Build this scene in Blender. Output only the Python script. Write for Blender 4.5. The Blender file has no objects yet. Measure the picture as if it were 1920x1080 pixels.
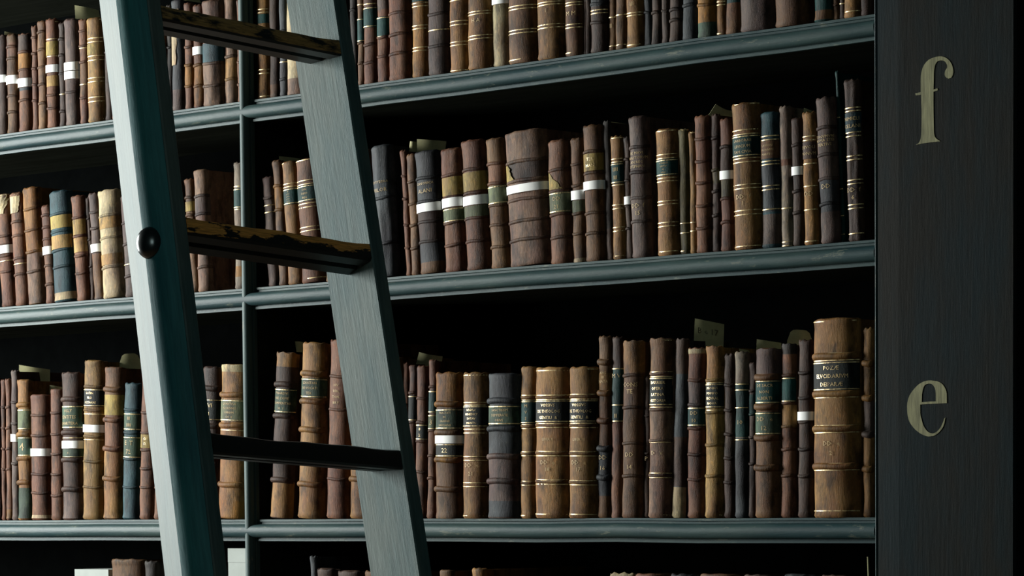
import bpy, math, random
from mathutils import Vector, Matrix
from mathutils.geometry import tessellate_polygon
random.seed(7)
SC = bpy.context.scene
COL = SC.collection
ZB = 1.6                                   # height of the letter-e shelf above the floor

# ------------------------------------------------------------------ camera
F_PX = 6000.0; PPX = 960.0; PPY = 1293.6
YAW, PIT, ROL = 0.7599, -0.0586, -0.0082
CAM = Vector((3.4355, -4.5552, 0.0323 + ZB))
FW = Vector((-math.sin(YAW)*math.cos(PIT), math.cos(YAW)*math.cos(PIT), math.sin(PIT)))
R0 = Vector((math.cos(YAW), math.sin(YAW), 0)); U0 = R0.cross(FW)
RT = R0*math.cos(ROL) + U0*math.sin(ROL)
UP = -R0*math.sin(ROL) + U0*math.cos(ROL)
cam = bpy.data.cameras.new('camera'); co = bpy.data.objects.new('camera', cam); COL.objects.link(co)
M = Matrix((RT, UP, -FW)).transposed().to_4x4(); M.translation = CAM
co.matrix_world = M
cam.sensor_width = 36; cam.sensor_fit = 'HORIZONTAL'; cam.lens = F_PX/1920*36
cam.shift_x = 0; cam.shift_y = (PPY-540)/1920; cam.clip_start = .1; cam.clip_end = 60
SC.camera = co

def at(px, py, y0):
    """point of the vertical plane y=y0 seen at a pixel -> (x, z)"""
    d = FW + RT*((px-PPX)/F_PX) - UP*((py-PPY)/F_PX)
    t = (y0-CAM.y)/d.y
    p = CAM + d*t
    return p.x, p.z

# ------------------------------------------------------------------ materials
def newmat(name):
    m = bpy.data.materials.new(name); m.use_nodes = True
    nt = m.node_tree; b = nt.nodes['Principled BSDF']
    return m, nt, b
def N(nt, kind, **kw):
    n = nt.nodes.new(kind)
    for k, v in kw.items():
        if k in n.inputs.keys(): n.inputs[k].default_value = v
        else: setattr(n, k, v)
    return n
def ramp(nt, src, stops):
    r = nt.nodes.new('ShaderNodeValToRGB'); e = r.color_ramp.elements
    while len(e) < len(stops): e.new(.5)
    for i, (p, c) in enumerate(stops):
        e[i].position = p; e[i].color = (c, c, c, 1) if isinstance(c, (int, float)) else (*c, 1)
    nt.links.new(src, r.inputs[0]); return r
def mapping(nt, scale, coord='Object'):
    tc = nt.nodes.new('ShaderNodeTexCoord'); mp = N(nt, 'ShaderNodeMapping')
    mp.inputs['Scale'].default_value = scale
    if coord == 'World':
        g = nt.nodes.new('ShaderNodeNewGeometry'); nt.links.new(g.outputs['Position'], mp.inputs[0])
    else: nt.links.new(tc.outputs[coord], mp.inputs[0])
    return mp
def mix(nt, fac, a, b, mode='MIX'):
    m = nt.nodes.new('ShaderNodeMix'); m.data_type = 'RGBA'; m.blend_type = mode
    for s, v in ((m.inputs[0], fac), (m.inputs[6], a), (m.inputs[7], b)):
        if hasattr(v, 'is_linked') or hasattr(v, 'links'): nt.links.new(v, s)
        elif isinstance(v, (int, float)): s.default_value = v
        else: s.default_value = (*v, 1)
    return m.outputs[2]
def bump(nt, b, src, strength, dist=.001):
    bp = N(nt, 'ShaderNodeBump', Strength=strength, Distance=dist)
    nt.links.new(src, bp.inputs['Height']); nt.links.new(bp.outputs[0], b.inputs['Normal']); return bp

def m_leather():
    m, nt, b = newmat('old_leather'); L = nt.links
    at_ = N(nt, 'ShaderNodeAttribute', attribute_name='tint')
    mp = mapping(nt, (1, 1, .45), 'World')
    n1 = N(nt, 'ShaderNodeTexNoise', Scale=45, Detail=5, Roughness=.65); L.new(mp.outputs[0], n1.inputs['Vector'])
    n2 = N(nt, 'ShaderNodeTexNoise', Scale=190, Detail=4, Roughness=.7); L.new(mp.outputs[0], n2.inputs['Vector'])
    n3 = N(nt, 'ShaderNodeTexNoise', Scale=18, Detail=3); L.new(mp.outputs[0], n3.inputs['Vector'])
    r1 = ramp(nt, n1.outputs[0], [(.35, .34), (.52, .95), (.74, 1.12)])
    c = mix(nt, 1, at_.outputs[0], r1.outputs[0], 'MULTIPLY')
    r3 = ramp(nt, n3.outputs[0], [(.38, (.66, .54, .52)), (.62, (1.0, 1.0, .90))])
    c = mix(nt, 1, c, r3.outputs[0], 'MULTIPLY')
    wear = ramp(nt, n2.outputs[0], [(.53, 0), (.70, .75)])
    c = mix(nt, wear.outputs[0], c, mix(nt, 1, c, (1.85, 1.62, 1.30), 'MULTIPLY'))
    L.new(c, b.inputs['Base Color'])
    b.inputs['Roughness'].default_value = .60; b.inputs['Specular IOR Level'].default_value = .07
    mp2 = mapping(nt, (1, 1, .25), 'World')
    n4 = N(nt, 'ShaderNodeTexNoise', Scale=260, Detail=5, Roughness=.7); L.new(mp2.outputs[0], n4.inputs['Vector'])
    bump(nt, b, n4.outputs[0], .5, .0018)
    return m
def m_plain(name, col, rough=.6, var=.25, scale=60, metal=0, bmp=.3, spec=.08, dist=.001, stretch=(1, 1, 1)):
    m, nt, b = newmat(name); L = nt.links
    mp = mapping(nt, stretch, 'World')
    n = N(nt, 'ShaderNodeTexNoise', Scale=scale, Detail=5, Roughness=.65); L.new(mp.outputs[0], n.inputs['Vector'])
    r = ramp(nt, n.outputs[0], [(.3, 1-var), (.7, 1)])
    L.new(mix(nt, 1, col, r.outputs[0], 'MULTIPLY'), b.inputs['Base Color'])
    b.inputs['Roughness'].default_value = rough; b.inputs['Metallic'].default_value = metal
    b.inputs['Specular IOR Level'].default_value = spec
    if bmp: bump(nt, b, n.outputs[0], bmp, dist)
    return m
def m_gilt():
    m, nt, b = newmat('worn_gilt'); L = nt.links
    mp = mapping(nt, (1, 1, 1), 'World')
    n = N(nt, 'ShaderNodeTexNoise', Scale=110, Detail=4, Roughness=.7); L.new(mp.outputs[0], n.inputs['Vector'])
    r = ramp(nt, n.outputs[0], [(.36, (.12, .075, .03)), (.52, (.52, .38, .17)), (.8, (.80, .66, .36))])
    L.new(r.outputs[0], b.inputs['Base Color'])
    b.inputs['Metallic'].default_value = .35; b.inputs['Roughness'].default_value = .38
    return m
def m_paint(name, c1, c2, wearcol, axis, rough=.42, wear=.62, fine=1.0, spec=.12):
    """old oil paint over wood: brushed grain along an axis, chips and dents"""
    m, nt, b = newmat(name); L = nt.links
    st = {'x': (.06, 1, 1), 'z': (1, 1, .06)}[axis]
    mp = mapping(nt, st, 'Object')
    n1 = N(nt, 'ShaderNodeTexNoise', Scale=150*fine, Detail=6, Roughness=.7); L.new(mp.outputs[0], n1.inputs['Vector'])
    mp2 = mapping(nt, tuple(.25 if s < 1 else 1 for s in st), 'Object')
    n2 = N(nt, 'ShaderNodeTexNoise', Scale=14, Detail=4, Roughness=.6); L.new(mp2.outputs[0], n2.inputs['Vector'])
    n3 = N(nt, 'ShaderNodeTexNoise', Scale=75, Detail=5, Roughness=.75); L.new(mp2.outputs[0], n3.inputs['Vector'])
    c = mix(nt, ramp(nt, n2.outputs[0], [(.38, 0), (.62, 1)]).outputs[0], c1, c2)
    c = mix(nt, 1, c, ramp(nt, n1.outputs[0], [(.3, .72), (.7, 1.12)]).outputs[0], 'MULTIPLY')
    c = mix(nt, ramp(nt, n3.outputs[0], [(wear, 0), (wear+.08, .75)]).outputs[0], c, wearcol)
    L.new(c, b.inputs['Base Color'])
    b.inputs['Roughness'].default_value = rough; b.inputs['Specular IOR Level'].default_value = spec
    ad = N(nt, 'ShaderNodeMath', operation='ADD')
    L.new(n1.outputs[0], ad.inputs[0]); L.new(n3.outputs[0], ad.inputs[1])
    bump(nt, b, ad.outputs[0], .35, .0012)
    return m
def m_rung(name, t0, t1, woodcol):
    """black painted rung whose paint has worn through to the wood in ragged patches"""
    m, nt, b = newmat(name); L = nt.links
    mp = mapping(nt, (.30, 1, 1), 'Object')
    n1 = N(nt, 'ShaderNodeTexNoise', Scale=70, Detail=6, Roughness=.65); L.new(mp.outputs[0], n1.inputs['Vector'])
    mpg = mapping(nt, (.05, 1, 1), 'Object')
    g = N(nt, 'ShaderNodeTexNoise', Scale=420, Detail=5, Roughness=.7); L.new(mpg.outputs[0], g.inputs['Vector'])
    at_ = N(nt, 'ShaderNodeAttribute', attribute_name='tint')
    ad = N(nt, 'ShaderNodeMath', operation='ADD'); L.new(n1.outputs[0], ad.inputs[0])
    L.new(at_.outputs[2], ad.inputs[1])
    wood = mix(nt, 1, woodcol, ramp(nt, g.outputs[0], [(.3, .35), (.7, 1.2)]).outputs[0], 'MULTIPLY')
    c = mix(nt, ramp(nt, ad.outputs[0], [(t0, 0), (t1, 1)]).outputs[0], (.012, .013, .012), wood)
    L.new(c, b.inputs['Base Color']); b.inputs['Roughness'].default_value = .42
    bump(nt, b, g.outputs[0], .3, .001)
    return m

LEA = m_leather(); GILT = m_gilt()
DIM = None
DIM = m_plain('faded_gilt_lettering', (.50, .36, .17), .5, .5, 110, bmp=0)
PAPER = m_plain('white_paper_band', (.90, .90, .87), .7, .10, 40, bmp=.1)
PAGES = m_plain('page_edges', (.34, .29, .20), .8, .5, 300, bmp=.6, stretch=(1, .1, .1))
CARD = m_plain('aged_card', (.42, .40, .22), .75, .35, 30, bmp=.2)
CARDW = m_plain('pale_grey_card', (.33, .36, .335), .7, .12, 25, bmp=.1)
INK = m_plain('faded_ink', (.12, .11, .07), .7, .2)
SHELFP = m_paint('shelf_paint', (.036, .064, .061), (.016, .040, .044), (.12, .135, .105), 'x', .45, .60, 1.0, .10)
UPRP = m_paint('upright_paint', (.055, .085, .080), (.038, .066, .065), (.16, .14, .10), 'z', .5, .62, 1.0, .08)
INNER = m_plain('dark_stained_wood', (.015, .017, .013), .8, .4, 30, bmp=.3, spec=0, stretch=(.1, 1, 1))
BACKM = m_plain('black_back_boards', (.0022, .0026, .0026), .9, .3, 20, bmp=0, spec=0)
PANEL = m_paint('pilaster_paint', (.0085, .0090, .0072), (.0045, .0105, .012), (.03, .03, .022), 'z', .6, .74, 1.4, .03)
TRIMP = m_paint('trim_paint', (.03, .055, .055), (.02, .035, .04), (.15, .14, .10), 'z', .4, .6)
LETTER = m_plain('faded_gold_paint', (.235, .23, .125), .6, .6, 60, bmp=.2, stretch=(4, 4, .35))
LADP = m_paint('ladder_paint', (.125, .165, .150), (.070, .125, .125), (.22, .26, .23), 'z', .55, .68, 1.0, .08)
LADD = m_paint('ladder_outer_teal', (.05, .20, .205), (.03, .14, .155), (.16, .28, .25), 'z', .5, .72, 1.0, .10)
RUNG_A = m_rung('worn_rung', .60, .72, (.50, .28, .09))
RUNG_B = m_rung('much_worn_rung', .57, .62, (1.0, .44, .10))
RUNG_C = m_rung('black_rung', .95, .99, (.25, .15, .06))
BOLTM = m_plain('dark_iron', (.10, .11, .11), .25, .3, 80, metal=.9, bmp=.1)
FLOORM = m_plain('floor_boards', (.10, .065, .04), .5, .4, 12, bmp=.2, stretch=(1, .1, 1))

# ------------------------------------------------------------------ mesh helpers
class MB:
    def __init__(s): s.v = []; s.f = []; s.m = []; s.t = []; s.tint = (1, 1, 1)
    def vert(s, x, y, z, tint=None):
        s.v.append((x, y, z)); s.t.append(tint or s.tint); return len(s.v)-1
    def face(s, idx, m=0): s.f.append(tuple(idx)); s.m.append(m)
    def box(s, x0, x1, y0, y1, z0, z1, m=0):
        b = [s.vert(x, y, z) for x in (x0, x1) for y in (y0, y1) for z in (z0, z1)]
        for q in ((0, 1, 3, 2), (4, 6, 7, 5), (0, 4, 5, 1), (2, 3, 7, 6), (0, 2, 6, 4), (1, 5, 7, 3)):
            s.face([b[i] for i in q], m)
    def loft(s, rings, m=0, closed=True, cap=True):
        ids = [[s.vert(*p) for p in r] for r in rings]
        n = len(ids[0])
        for a, b in zip(ids, ids[1:]):
            for i in range(n if closed else n-1):
                s.face((a[i], a[(i+1) % n], b[(i+1) % n], b[i]), m)
        if cap and closed:
            s.face(ids[0][::-1], m); s.face(ids[-1], m)
    def build(s, name, mats, parent=None, loc=(0, 0, 0), smooth=None):
        me = bpy.data.meshes.new(name); me.from_pydata(s.v, [], s.f)
        for mt in (mats if isinstance(mats, (list, tuple)) else [mats]): me.materials.append(mt)
        me.polygons.foreach_set('material_index', s.m)
        ca = me.color_attributes.new('tint', 'FLOAT_COLOR', 'POINT')
        ca.data.foreach_set('color', [c for t in s.t for c in (*t, 1)])
        if smooth is not None:
            me.polygons.foreach_set('use_smooth', [True]*len(me.polygons))
            try: me.set_sharp_from_angle(angle=smooth)
            except Exception: pass
        me.update()
        import bmesh
        bm = bmesh.new(); bm.from_mesh(me); bmesh.ops.recalc_face_normals(bm, faces=bm.faces); bm.to_mesh(me); bm.free()
        o = bpy.data.objects.new(name, me); COL.objects.link(o); o.parent = parent; o.location = loc
        return o
def empty(name, loc, label, cat, group=None, rot=(0, 0, 0)):
    o = bpy.data.objects.new(name, None); COL.objects.link(o); o.location = loc; o.rotation_euler = rot
    o.empty_display_size = .05
    o['label'] = label; o['category'] = cat
    if group: o['group'] = group
    return o

# ------------------------------------------------------------------ bookcase
ZE, ZF, ZG = ZB, ZB+.488, ZB+.8803
ZH, ZD = ZB+1.245, ZB-.56
XL, XU, XR = -3.6, -1.6462, 0.0
H_N = .0455                                  # height of the moulded shelf edge
bc = empty('bookcase', (XR, 0, 0), 'tall dark teal painted library bookcase filled with old leather books', 'bookcase')
def rel(mb_builder): return mb_builder
# moulded profile: (offset along height from one edge 0..H_N, protrusion)
PROF = [(0, 0), (0, .006), (.0045, .006), (.0055, .0035), (.0095, .0035), (.0105, .008)]
for i in range(11):
    a = math.pi*i/10
    PROF.append((.0243-.0136*math.cos(a), .009+.0125*math.sin(a)**.8))
PROF += [(.0385, .0055), (.0402, .0055), (.0405, .008), (H_N, .008), (H_N, 0)]
DEP = .33
def shelf(z, x0, x1, parent):
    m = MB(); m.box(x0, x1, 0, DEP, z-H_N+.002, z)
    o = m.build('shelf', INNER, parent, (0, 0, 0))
    m = MB(); xs = [x0+(x1-x0)*k/8 for k in range(9)]
    wob = [random.uniform(-.0012, .0012) for _ in xs]; wob[0] = wob[-1] = 0
    m.loft([[(x, -p, z-h+w) for h, p in PROF] for x, w in zip(xs, wob)])
    m.build('shelf_edge_moulding', SHELFP, o, smooth=math.radians(40))
    return o
def off(o):      # children of the bookcase root are written in world metres
    o.location = (-XR, 0, 0); return o
def xat(px, y=-.022): return at(px, 700, y)[0]
XN = xat(1638)                               # right end of the shelves
for z in (.15, ZD, ZE, ZF, ZG, ZH):
    off(shelf(z, XL, XU, bc)); off(shelf(z, XU, XN, bc))
ZT = ZB+1.75
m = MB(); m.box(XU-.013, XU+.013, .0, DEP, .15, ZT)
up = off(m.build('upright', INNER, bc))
m = MB()
m.loft([[(XU-H_N/2*.86+h*.86, -p*.98, z) for h, p in [(a, b) for a, b in PROF]] for z in (.15, ZD, ZE, ZF, ZG, ZT)])
m.build('upright_moulding', UPRP, up, smooth=math.radians(40))
m = MB(); m.box(XL-.03, XL, -.01, DEP, 0, ZT); off(m.build('side_panel', UPRP, bc))
m = MB(); m.box(XN, XN+.02, -.012, DEP, 0, ZT); off(m.build('side_panel', INNER, bc))
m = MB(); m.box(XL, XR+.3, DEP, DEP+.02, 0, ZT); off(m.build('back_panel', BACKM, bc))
m = MB(); m.box(XL, XR, -.01, DEP, .0, .15-H_N); off(m.build('plinth', UPRP, bc))
m = MB(); m.box(XL-.03, XR+.32, -.03, DEP+.02, ZT, ZT+.12); off(m.build('cornice', UPRP, bc))
# narrow bead beside the pilaster
bx0, bx1, bx2 = xat(1639), xat(1647), xat(1903, -.030)
m = MB()
n = 8
m.loft([[(bx0+(bx1-bx0)*.5-(bx1-bx0)*.46*math.cos(math.pi*i/n), -.013-.011*math.sin(math.pi*i/n), z) for i in range(n+1)]
        + [(bx1-.001, -.0125, z), (bx0+.001, -.0125, z)] for z in (.0, ZD, ZE, ZF, ZG, ZT)])
off(m.build('bead_moulding', TRIMP, bc, smooth=math.radians(50)))
m = MB()
e = .004
sec = [(bx1+.0015, .02), (bx1+.0015, -.024), (bx1+.0015+e*.5, -.0275), (bx1+.05, -.030), (bx2-e, -.030), (bx2, -.026), (bx2, .02)]
m.loft([[(x, y, z) for x, y in sec] for z in (0, ZT)])
pil = off(m.build('pilaster', PANEL, bc))
m = MB(); m.box(bx2, bx2+.5, .012, .03, 0, ZT); off(m.build('end_panel', INNER, bc))

# painted letters: outlines on the face of the pilaster
def letter(loops, ox, oy, sc, name, label):
    pts = []
    polys = []
    for lp in loops:
        P = []
        for k in range(len(lp)):                       # Catmull-Rom on gentle corners only
            p0, p1, p2, p3 = (Vector(lp[(k+j) % len(lp)]) for j in (-1, 0, 1, 2))
            P.append(p1)
            d1, d2, d3 = (p1-p0), (p2-p1), (p3-p2)
            if d1.length and d2.length and d3.length and d1.angle(d2) < .75 and d2.angle(d3) < .75:
                for t in (.33, .66):
                    P.append(.5*((2*p1)+(-p0+p2)*t+(2*p0-5*p1+4*p2-p3)*t*t+(-p0+3*p1-3*p2+p3)*t**3))
        polys.append([at(ox+p.x/sc, oy+p.y/sc, -.0305) for p in P])
    tris = tessellate_polygon([[Vector((x, z, 0)) for x, z in pl] for pl in polys])
    flat = [p for pl in polys for p in pl]
    mb = MB()
    F_ = [mb.vert(x, -.0308, z) for x, z in flat]; B_ = [mb.vert(x, -.0298, z) for x, z in flat]
    for t in tris: mb.face([F_[i] for i in t]); mb.face([B_[i] for i in t][::-1])
    k = 0
    for pl in polys:
        n_ = len(pl)
        for i in range(n_): mb.face((F_[k+i], F_[k+(i+1) % n_], B_[k+(i+1) % n_], B_[k+i]))
        k += n_
    o = mb.build(name, LETTER, pil); o['label'] = label
letter([[(378, 942), (405, 925), (425, 880), (432, 800), (432, 600), (428, 480), (380, 486), (373, 468), (425, 455),
         (424, 360), (430, 280), (450, 215), (495, 160), (560, 132), (620, 127), (670, 148), (705, 190), (723, 245),
         (722, 290), (705, 322), (680, 332), (655, 318), (645, 290), (652, 255), (668, 230), (665, 200), (645, 172),
         (615, 163), (580, 172), (558, 205), (548, 260), (545, 340), (542, 432), (578, 420), (584, 438), (542, 452),
         (542, 600), (545, 760), (550, 850), (570, 885), (605, 908), (500, 920), (430, 930)]], 1640, 80, 4.911,
       'painted_letter', 'faded gold letter f')
letter([[(690, 225), (620, 240), (540, 290), (460, 385), (420, 480), (412, 590), (430, 720), (490, 820), (570, 890),
         (650, 928), (710, 933), (780, 910), (850, 840), (885, 760), (896, 695), (882, 705), (860, 770), (820, 840),
         (770, 885), (725, 895), (670, 870), (620, 800), (595, 720), (578, 640), (577, 530), (700, 522), (915, 512),
         (912, 390), (890, 320), (850, 265), (800, 238), (740, 228)],
        [(597, 500), (600, 400), (620, 310), (650, 275), (700, 265), (735, 280), (765, 330), (775, 400), (775, 490), (690, 492)]],
       1640, 680, 6.75, 'painted_letter', 'faded gold letter e')

# ------------------------------------------------------------------ books
PAL = dict(br=(.26, .155, .09), rb=(.285, .148, .098), db=(.115, .075, .06), dk=(.06, .05, .045), tn=(.47, .28, .135),
           gt=(.56, .38, .18), og=(.46, .25, .10), sl=(.085, .098, .115), bl=(.06, .13, .165), tl=(.025, .095, .095),
           mv=(.19, .143, .132), cr=(.80, .68, .48), pk=(.34, .225, .17), ol=(.17, .15, .08), gd=(.55, .43, .18),
           gn=(.10, .16, .12), lt=(.70, .62, .42), sv=(.42, .36, .30), lb=(.035, .045, .045), tg=(.22, .26, .17))
def _sat(c, k=1.22):
    l = .3*c[0]+.55*c[1]+.15*c[2]
    return tuple(max(.004, l+(x-l)*k) for x in c)
PAL = {k: _sat(c) for k, c in PAL.items()}
CNAME = dict(br='brown', rb='reddish brown', db='dark brown', dk='blackish', tn='tan', gt='golden tan', og='orange tan',
             sl='slate', bl='blue', tl='dark green', mv='mauve brown', cr='cream', pk='pinkish brown', ol='olive brown',
             gd='gold', gn='grey green', lt='pale', sv='silvery brown', lb='black', tg='olive')

# x at the top | x at the bottom (- plain upright) | top y | colour | features at picture heights:
# b/B small or big raised band, g gilt rule, L label y0 y1 colour text, s white band, z colour zone, t loose text, c crack
ROW_G = """
-6|-|68|db|s 143 157
13|-|67|br|b 90;b 112;b 182;b 212;s 144 160;z 82 107 rb
35|-|66|rb|b 100;L 103 132 og;b 133;s 149 165;z 166 172 sl;b 190;z 68 98 db
58|-|50|rb|b 72;b 102;b 130;b 160;b 190
70|-|41|br|b 62;b 95;b 128;b 160;b 195
87|-|38|rb|g 44;g 76;L 80 106 gd;g 108;s 124 138;L 144 164 gt;b 180;b 205
109|-|44|db|b 75;b 105;b 140;g 178;b 210
122|-|39|mv|s 119 134;s 136 150;b 175
148|-|38|rb|b 60;b 88;g 92;b 118;g 160;b 185;z 120 180 br
165|-|37|gt|g 41;g 75;g 82;L 85 105 gd;g 108;g 116;g 149;g 156;L 158 182 gt;g 185;g 193;g 226
195|-|40|db|b 100
209|-|35|rb|b 90;b 140
235|-|30|br|b 90;b 140
258|-|34|db|b 90;b 140
284|-|25|rb|b 90;b 140
311|-|10|dk|b 90
322|-|2|sl|P 20 124 cr .3 .0;z 125 170 sl;z 170 212 mv
345|-|7|rb|b 45;b 90;b 124;b 163;z 124 165 og
362|-|11|rb|s 90 105;b 58;b 124;b 163;z 124 200 og
382|-|5|pk|L 84 120 bl;b 122;b 164;c .35;c .7
421|-|-2|pk|b 60;b 108;b 150;z 110 150 tn;c .3
443|459|0|rb|b 60;b 118;b 160
484|-|T|tn|g 20;g 26;L 29 46 tl;g 92;g 133;g 140;g 183
507|-|T|br|z -90 160 db
525|-|T|sl|g 118;b 60;b 150
541|-|T|cr|b 108;z 150 180 pk
576|-|T|br|b 30;b 90
607|-|T|rb|b 30;b 90
634|-|T|db|b 30;b 90
657|-|T|dk|b 20
671|-|T|br|g 10;L 36 80 tl;b 82;b 120
684|-|T|rb|g 10;L 16 54 tl;b 86;b 120
709|-|T|rb|L 34 73 tl;b 72;b 108;z -60 20 mv
733|-|T|rb|b 28;b 68;b 104;c .5
775|-|T|og|g 9;g 15;g 51;g 57;g 92;g 98;g 147;z -90 6 tl
806|-|T|mv|b 30;b 90;g 60
846|-|T|tn|g 4;g 43;g 50;g 82;g 88;g 135
881|-|T|tn|t 42 H A;g 26;g 31;g 71;g 77;g 129
926|-|T|lt|s -12 11;z 14 130 lt
957|-|T|br|g 16;g 22;g 61;g 67;g 116
1011|-|T|tn|t 24 I;g 9;g 14;g 51;g 57
1061|-|T|br|t 28 M M;g 8;g 13;g 49;g 55;g 102
1094|-|T|db|c .4
1109|1143|T|db|g 22;g 28;b 10;b 45;z -80 15 sl
1141|-|T|br|g 34;g 88;t 50 II
1155|-|T|br|g 30;g 86
1176|-|T|tn|t 10 III;g 27;g 32;g 87
1207|-|T|sl|b 25
1222|-|T|db|b 25
1240|-|T|db|b 22
1256|-|T|db|b 20;b 40
1281|-|T|sl|b 12
1309|-|T|og|b 12;z 45 90 gn
1343|-|T|tn|g 5;g 11;g 65
1362|1391|T|br|z -60 8 tl
1391|-|T|mv|c .3;c .6
1456|1516|T|rb|c .3;z -60 60 br
1528|-|T|tl|z 22 40 br
1561|-|T|br|b 10
1573|-|T|db|g 8
1584|-|T|tn|g 24
1614|1634|T|db|
"""
ROW_F = """
-2|6|367|rb|P 368 404 cr .9 .2;b 445;b 462;s 463 478;b 482;b 512;g 492
29|32|364|rb|P 366 401 cr .6 .3;b 418;b 444;b 487;b 517;g 497
48|57|355|og|b 395;b 435;b 475;z 478 572 pk;b 512;c .5
83|88|387|rb|b 405;b 428;b 450;s 464 479;b 500;b 535
100|107|363|bl|b 405;L 408 432 gd;b 438;L 445 470 gt;b 473;b 504;z 552 566 cr
139|146|369|rb|b 410;L 414 442 gd;b 445;L 448 475 gt;b 482;b 515
163|170|370|db|b 410;b 450;b 500
172|178|364|mv|b 400;b 430;s 460 475;z 478 560 br
190|198|361|cr|b 408;L 411 432 gt;b 450;L 480 500 gt;b 505
230|238|368|mv|b 420;b 460;g 498;b 520
256|264|360|rb|b 420;b 460
284|292|352|br|b 420;b 460
314|324|345|db|b 420;b 460
345|357|337|br|b 372;L 380 398 gd;b 405;b 450
364|374/400|321|pk|b 370;b 404;b 455;b 503;z 370 404 mv
438|442/461|306|sv|g 351;L 355 392 tl;g 394;b 450;z 500 520 og
496|504|333|mv|b 373;g 387;g 400;b 440
515|524|302|br|b 350;b 395;b 440;z 350 395 og
536|543|305|tn|g 308;g 347;g 353;L 356 386 tl III;g 391;g 398;g 440;g 530
561|571|303|rb|g 305;g 343;g 350;L 352 382 tl DIAI;DIMO;IREG|g 386;g 393;g 430;g 437;g 526
604|614|296|br|b 350;b 400
632|644|290|db|b 350;b 400
664|676|285|br|b 350;b 400
698|712/750|277|sl|t 345 CVTTEORA;t 360 VILOR;b 375;b 460;c .6;c .3
752|761|282|rb|b 331;b 374;b 423;b 466
765|773|290|br|b 342;b 384;b 424;b 467
784|792|288|sl|b 338;t 348 CANONICA;t 362 ALANI;b 382;s 385 401;b 420;b 457;z 385 460 db;z 495 520 br
831|839|283|rb|b 332;L 336 370 gd;b 374;s 375 392;L 394 420 tg;b 421;b 463;c .5
868|879|268|rb|b 322;L 327 362 gd;b 366;s 371 388;L 390 412 tg;b 413;b 456
915|924|263|br|b 310;b 347;L 352 386 tg;b 388;b 425;b 466;z 310 347 rb
948|960|253|pk|b 309;z 311 343 db;P 313 344 gd -.50 -.22;b 345;s 352 367;b 380;b 420;b 455;c .35;c .55
1029|1036|267|rb|b 322;P 326 358 gd -.45 .35;b 361;L 364 402 tg DD;21|b 405;b 448;z 500 520 db
1071|1076|261|br|b 310;b 350;s 359 376;L 378 400 tg;b 402;b 440;z 486 494 cr
1095|1101|238|br|b 287;L 291 323 gd TER;HAN|b 327;s 343 359;b 402;b 440
1130|1137|228|db|z 228 430 dk
1145|1151|257|tn|g 261;g 300;g 306;L 308 346 tl IIII;III|g 349;g 386;g 393;g 428;g 435;g 482
1169|1174|257|db|b 300;b 340;s 370 385;b 388;b 430
1180|1187/1224|222|mv|b 279;t 290 BE MAVI;t 299 NANSTORVM;t 307 AN REG;t 315 STEPHAN;b 326;b 374;t 388 DD  f;t 402 15;b 418
1231|1236|245|tn|g 249;g 293;g 300;L 302 333 tl OTIVERSE;GESTIO;AE;DELA|g 337;g 343;g 380;g 386;g 420;g 427;g 474
1271|1275|243|ol|g 246;g 420;g 438;g 472
1292|1294|247|tn|g 250;g 418;g 434;g 471
1303|1307|219|rb|b 263;b 305;b 345;b 388;b 430
1334|1336|215|db|b 260;b 320;b 360;b 405;z 320 345 ol
1352|1353/1378|224|rb|b 277;s 322 338;z 339 372 ol;b 374;b 418;z 277 322 db
1377|1380|198|tn|g 200;g 248;g 256;L 258 298 tl LABBORAE;LEVICIUM;TAM CIVIA|g 301;g 308;g 350;g 357;t 372 DD   f;t 384 1;g 398;g 406;g 465
1428|1431/1466|213|bl|g 215;g 258;g 265;L 267 300 br LAVIONI;MONVME;MARTEO|g 305;g 311;g 351;g 358;z 312 400 sl;g 395;z 404 460 mv
1465|1466|200|sv|z 300 312 rb;g 392;g 455;g 462
1487|1488|222|db|b 273;s 314 330;b 360;b 400
1504|1509/1535|212|tn|g 214;g 258;g 265;L 268 300 db DEVOLI;MONVM|g 309;g 351;g 395;t 365 DD;g 454
1534|1541|186|mv|b 242;t 259 TONVMVRI;t 266 ROMA STEI;t 274 TERTIVS;b 293;b 338;t 352 DD;b 385;z 340 400 sl
1564|1577/1584|133|tl|g 221;g 355;g 405;g 440;t 170 I I
1583|1592/1622|152|db|g 205;g 211;L 214 250 bl NIMIELI;ICELANI|g 251;g 258;g 295;g 302;g 340;g 347;t 358 DD  f;t 372 6;g 386;g 393;g 440;c .5
"""
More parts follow.
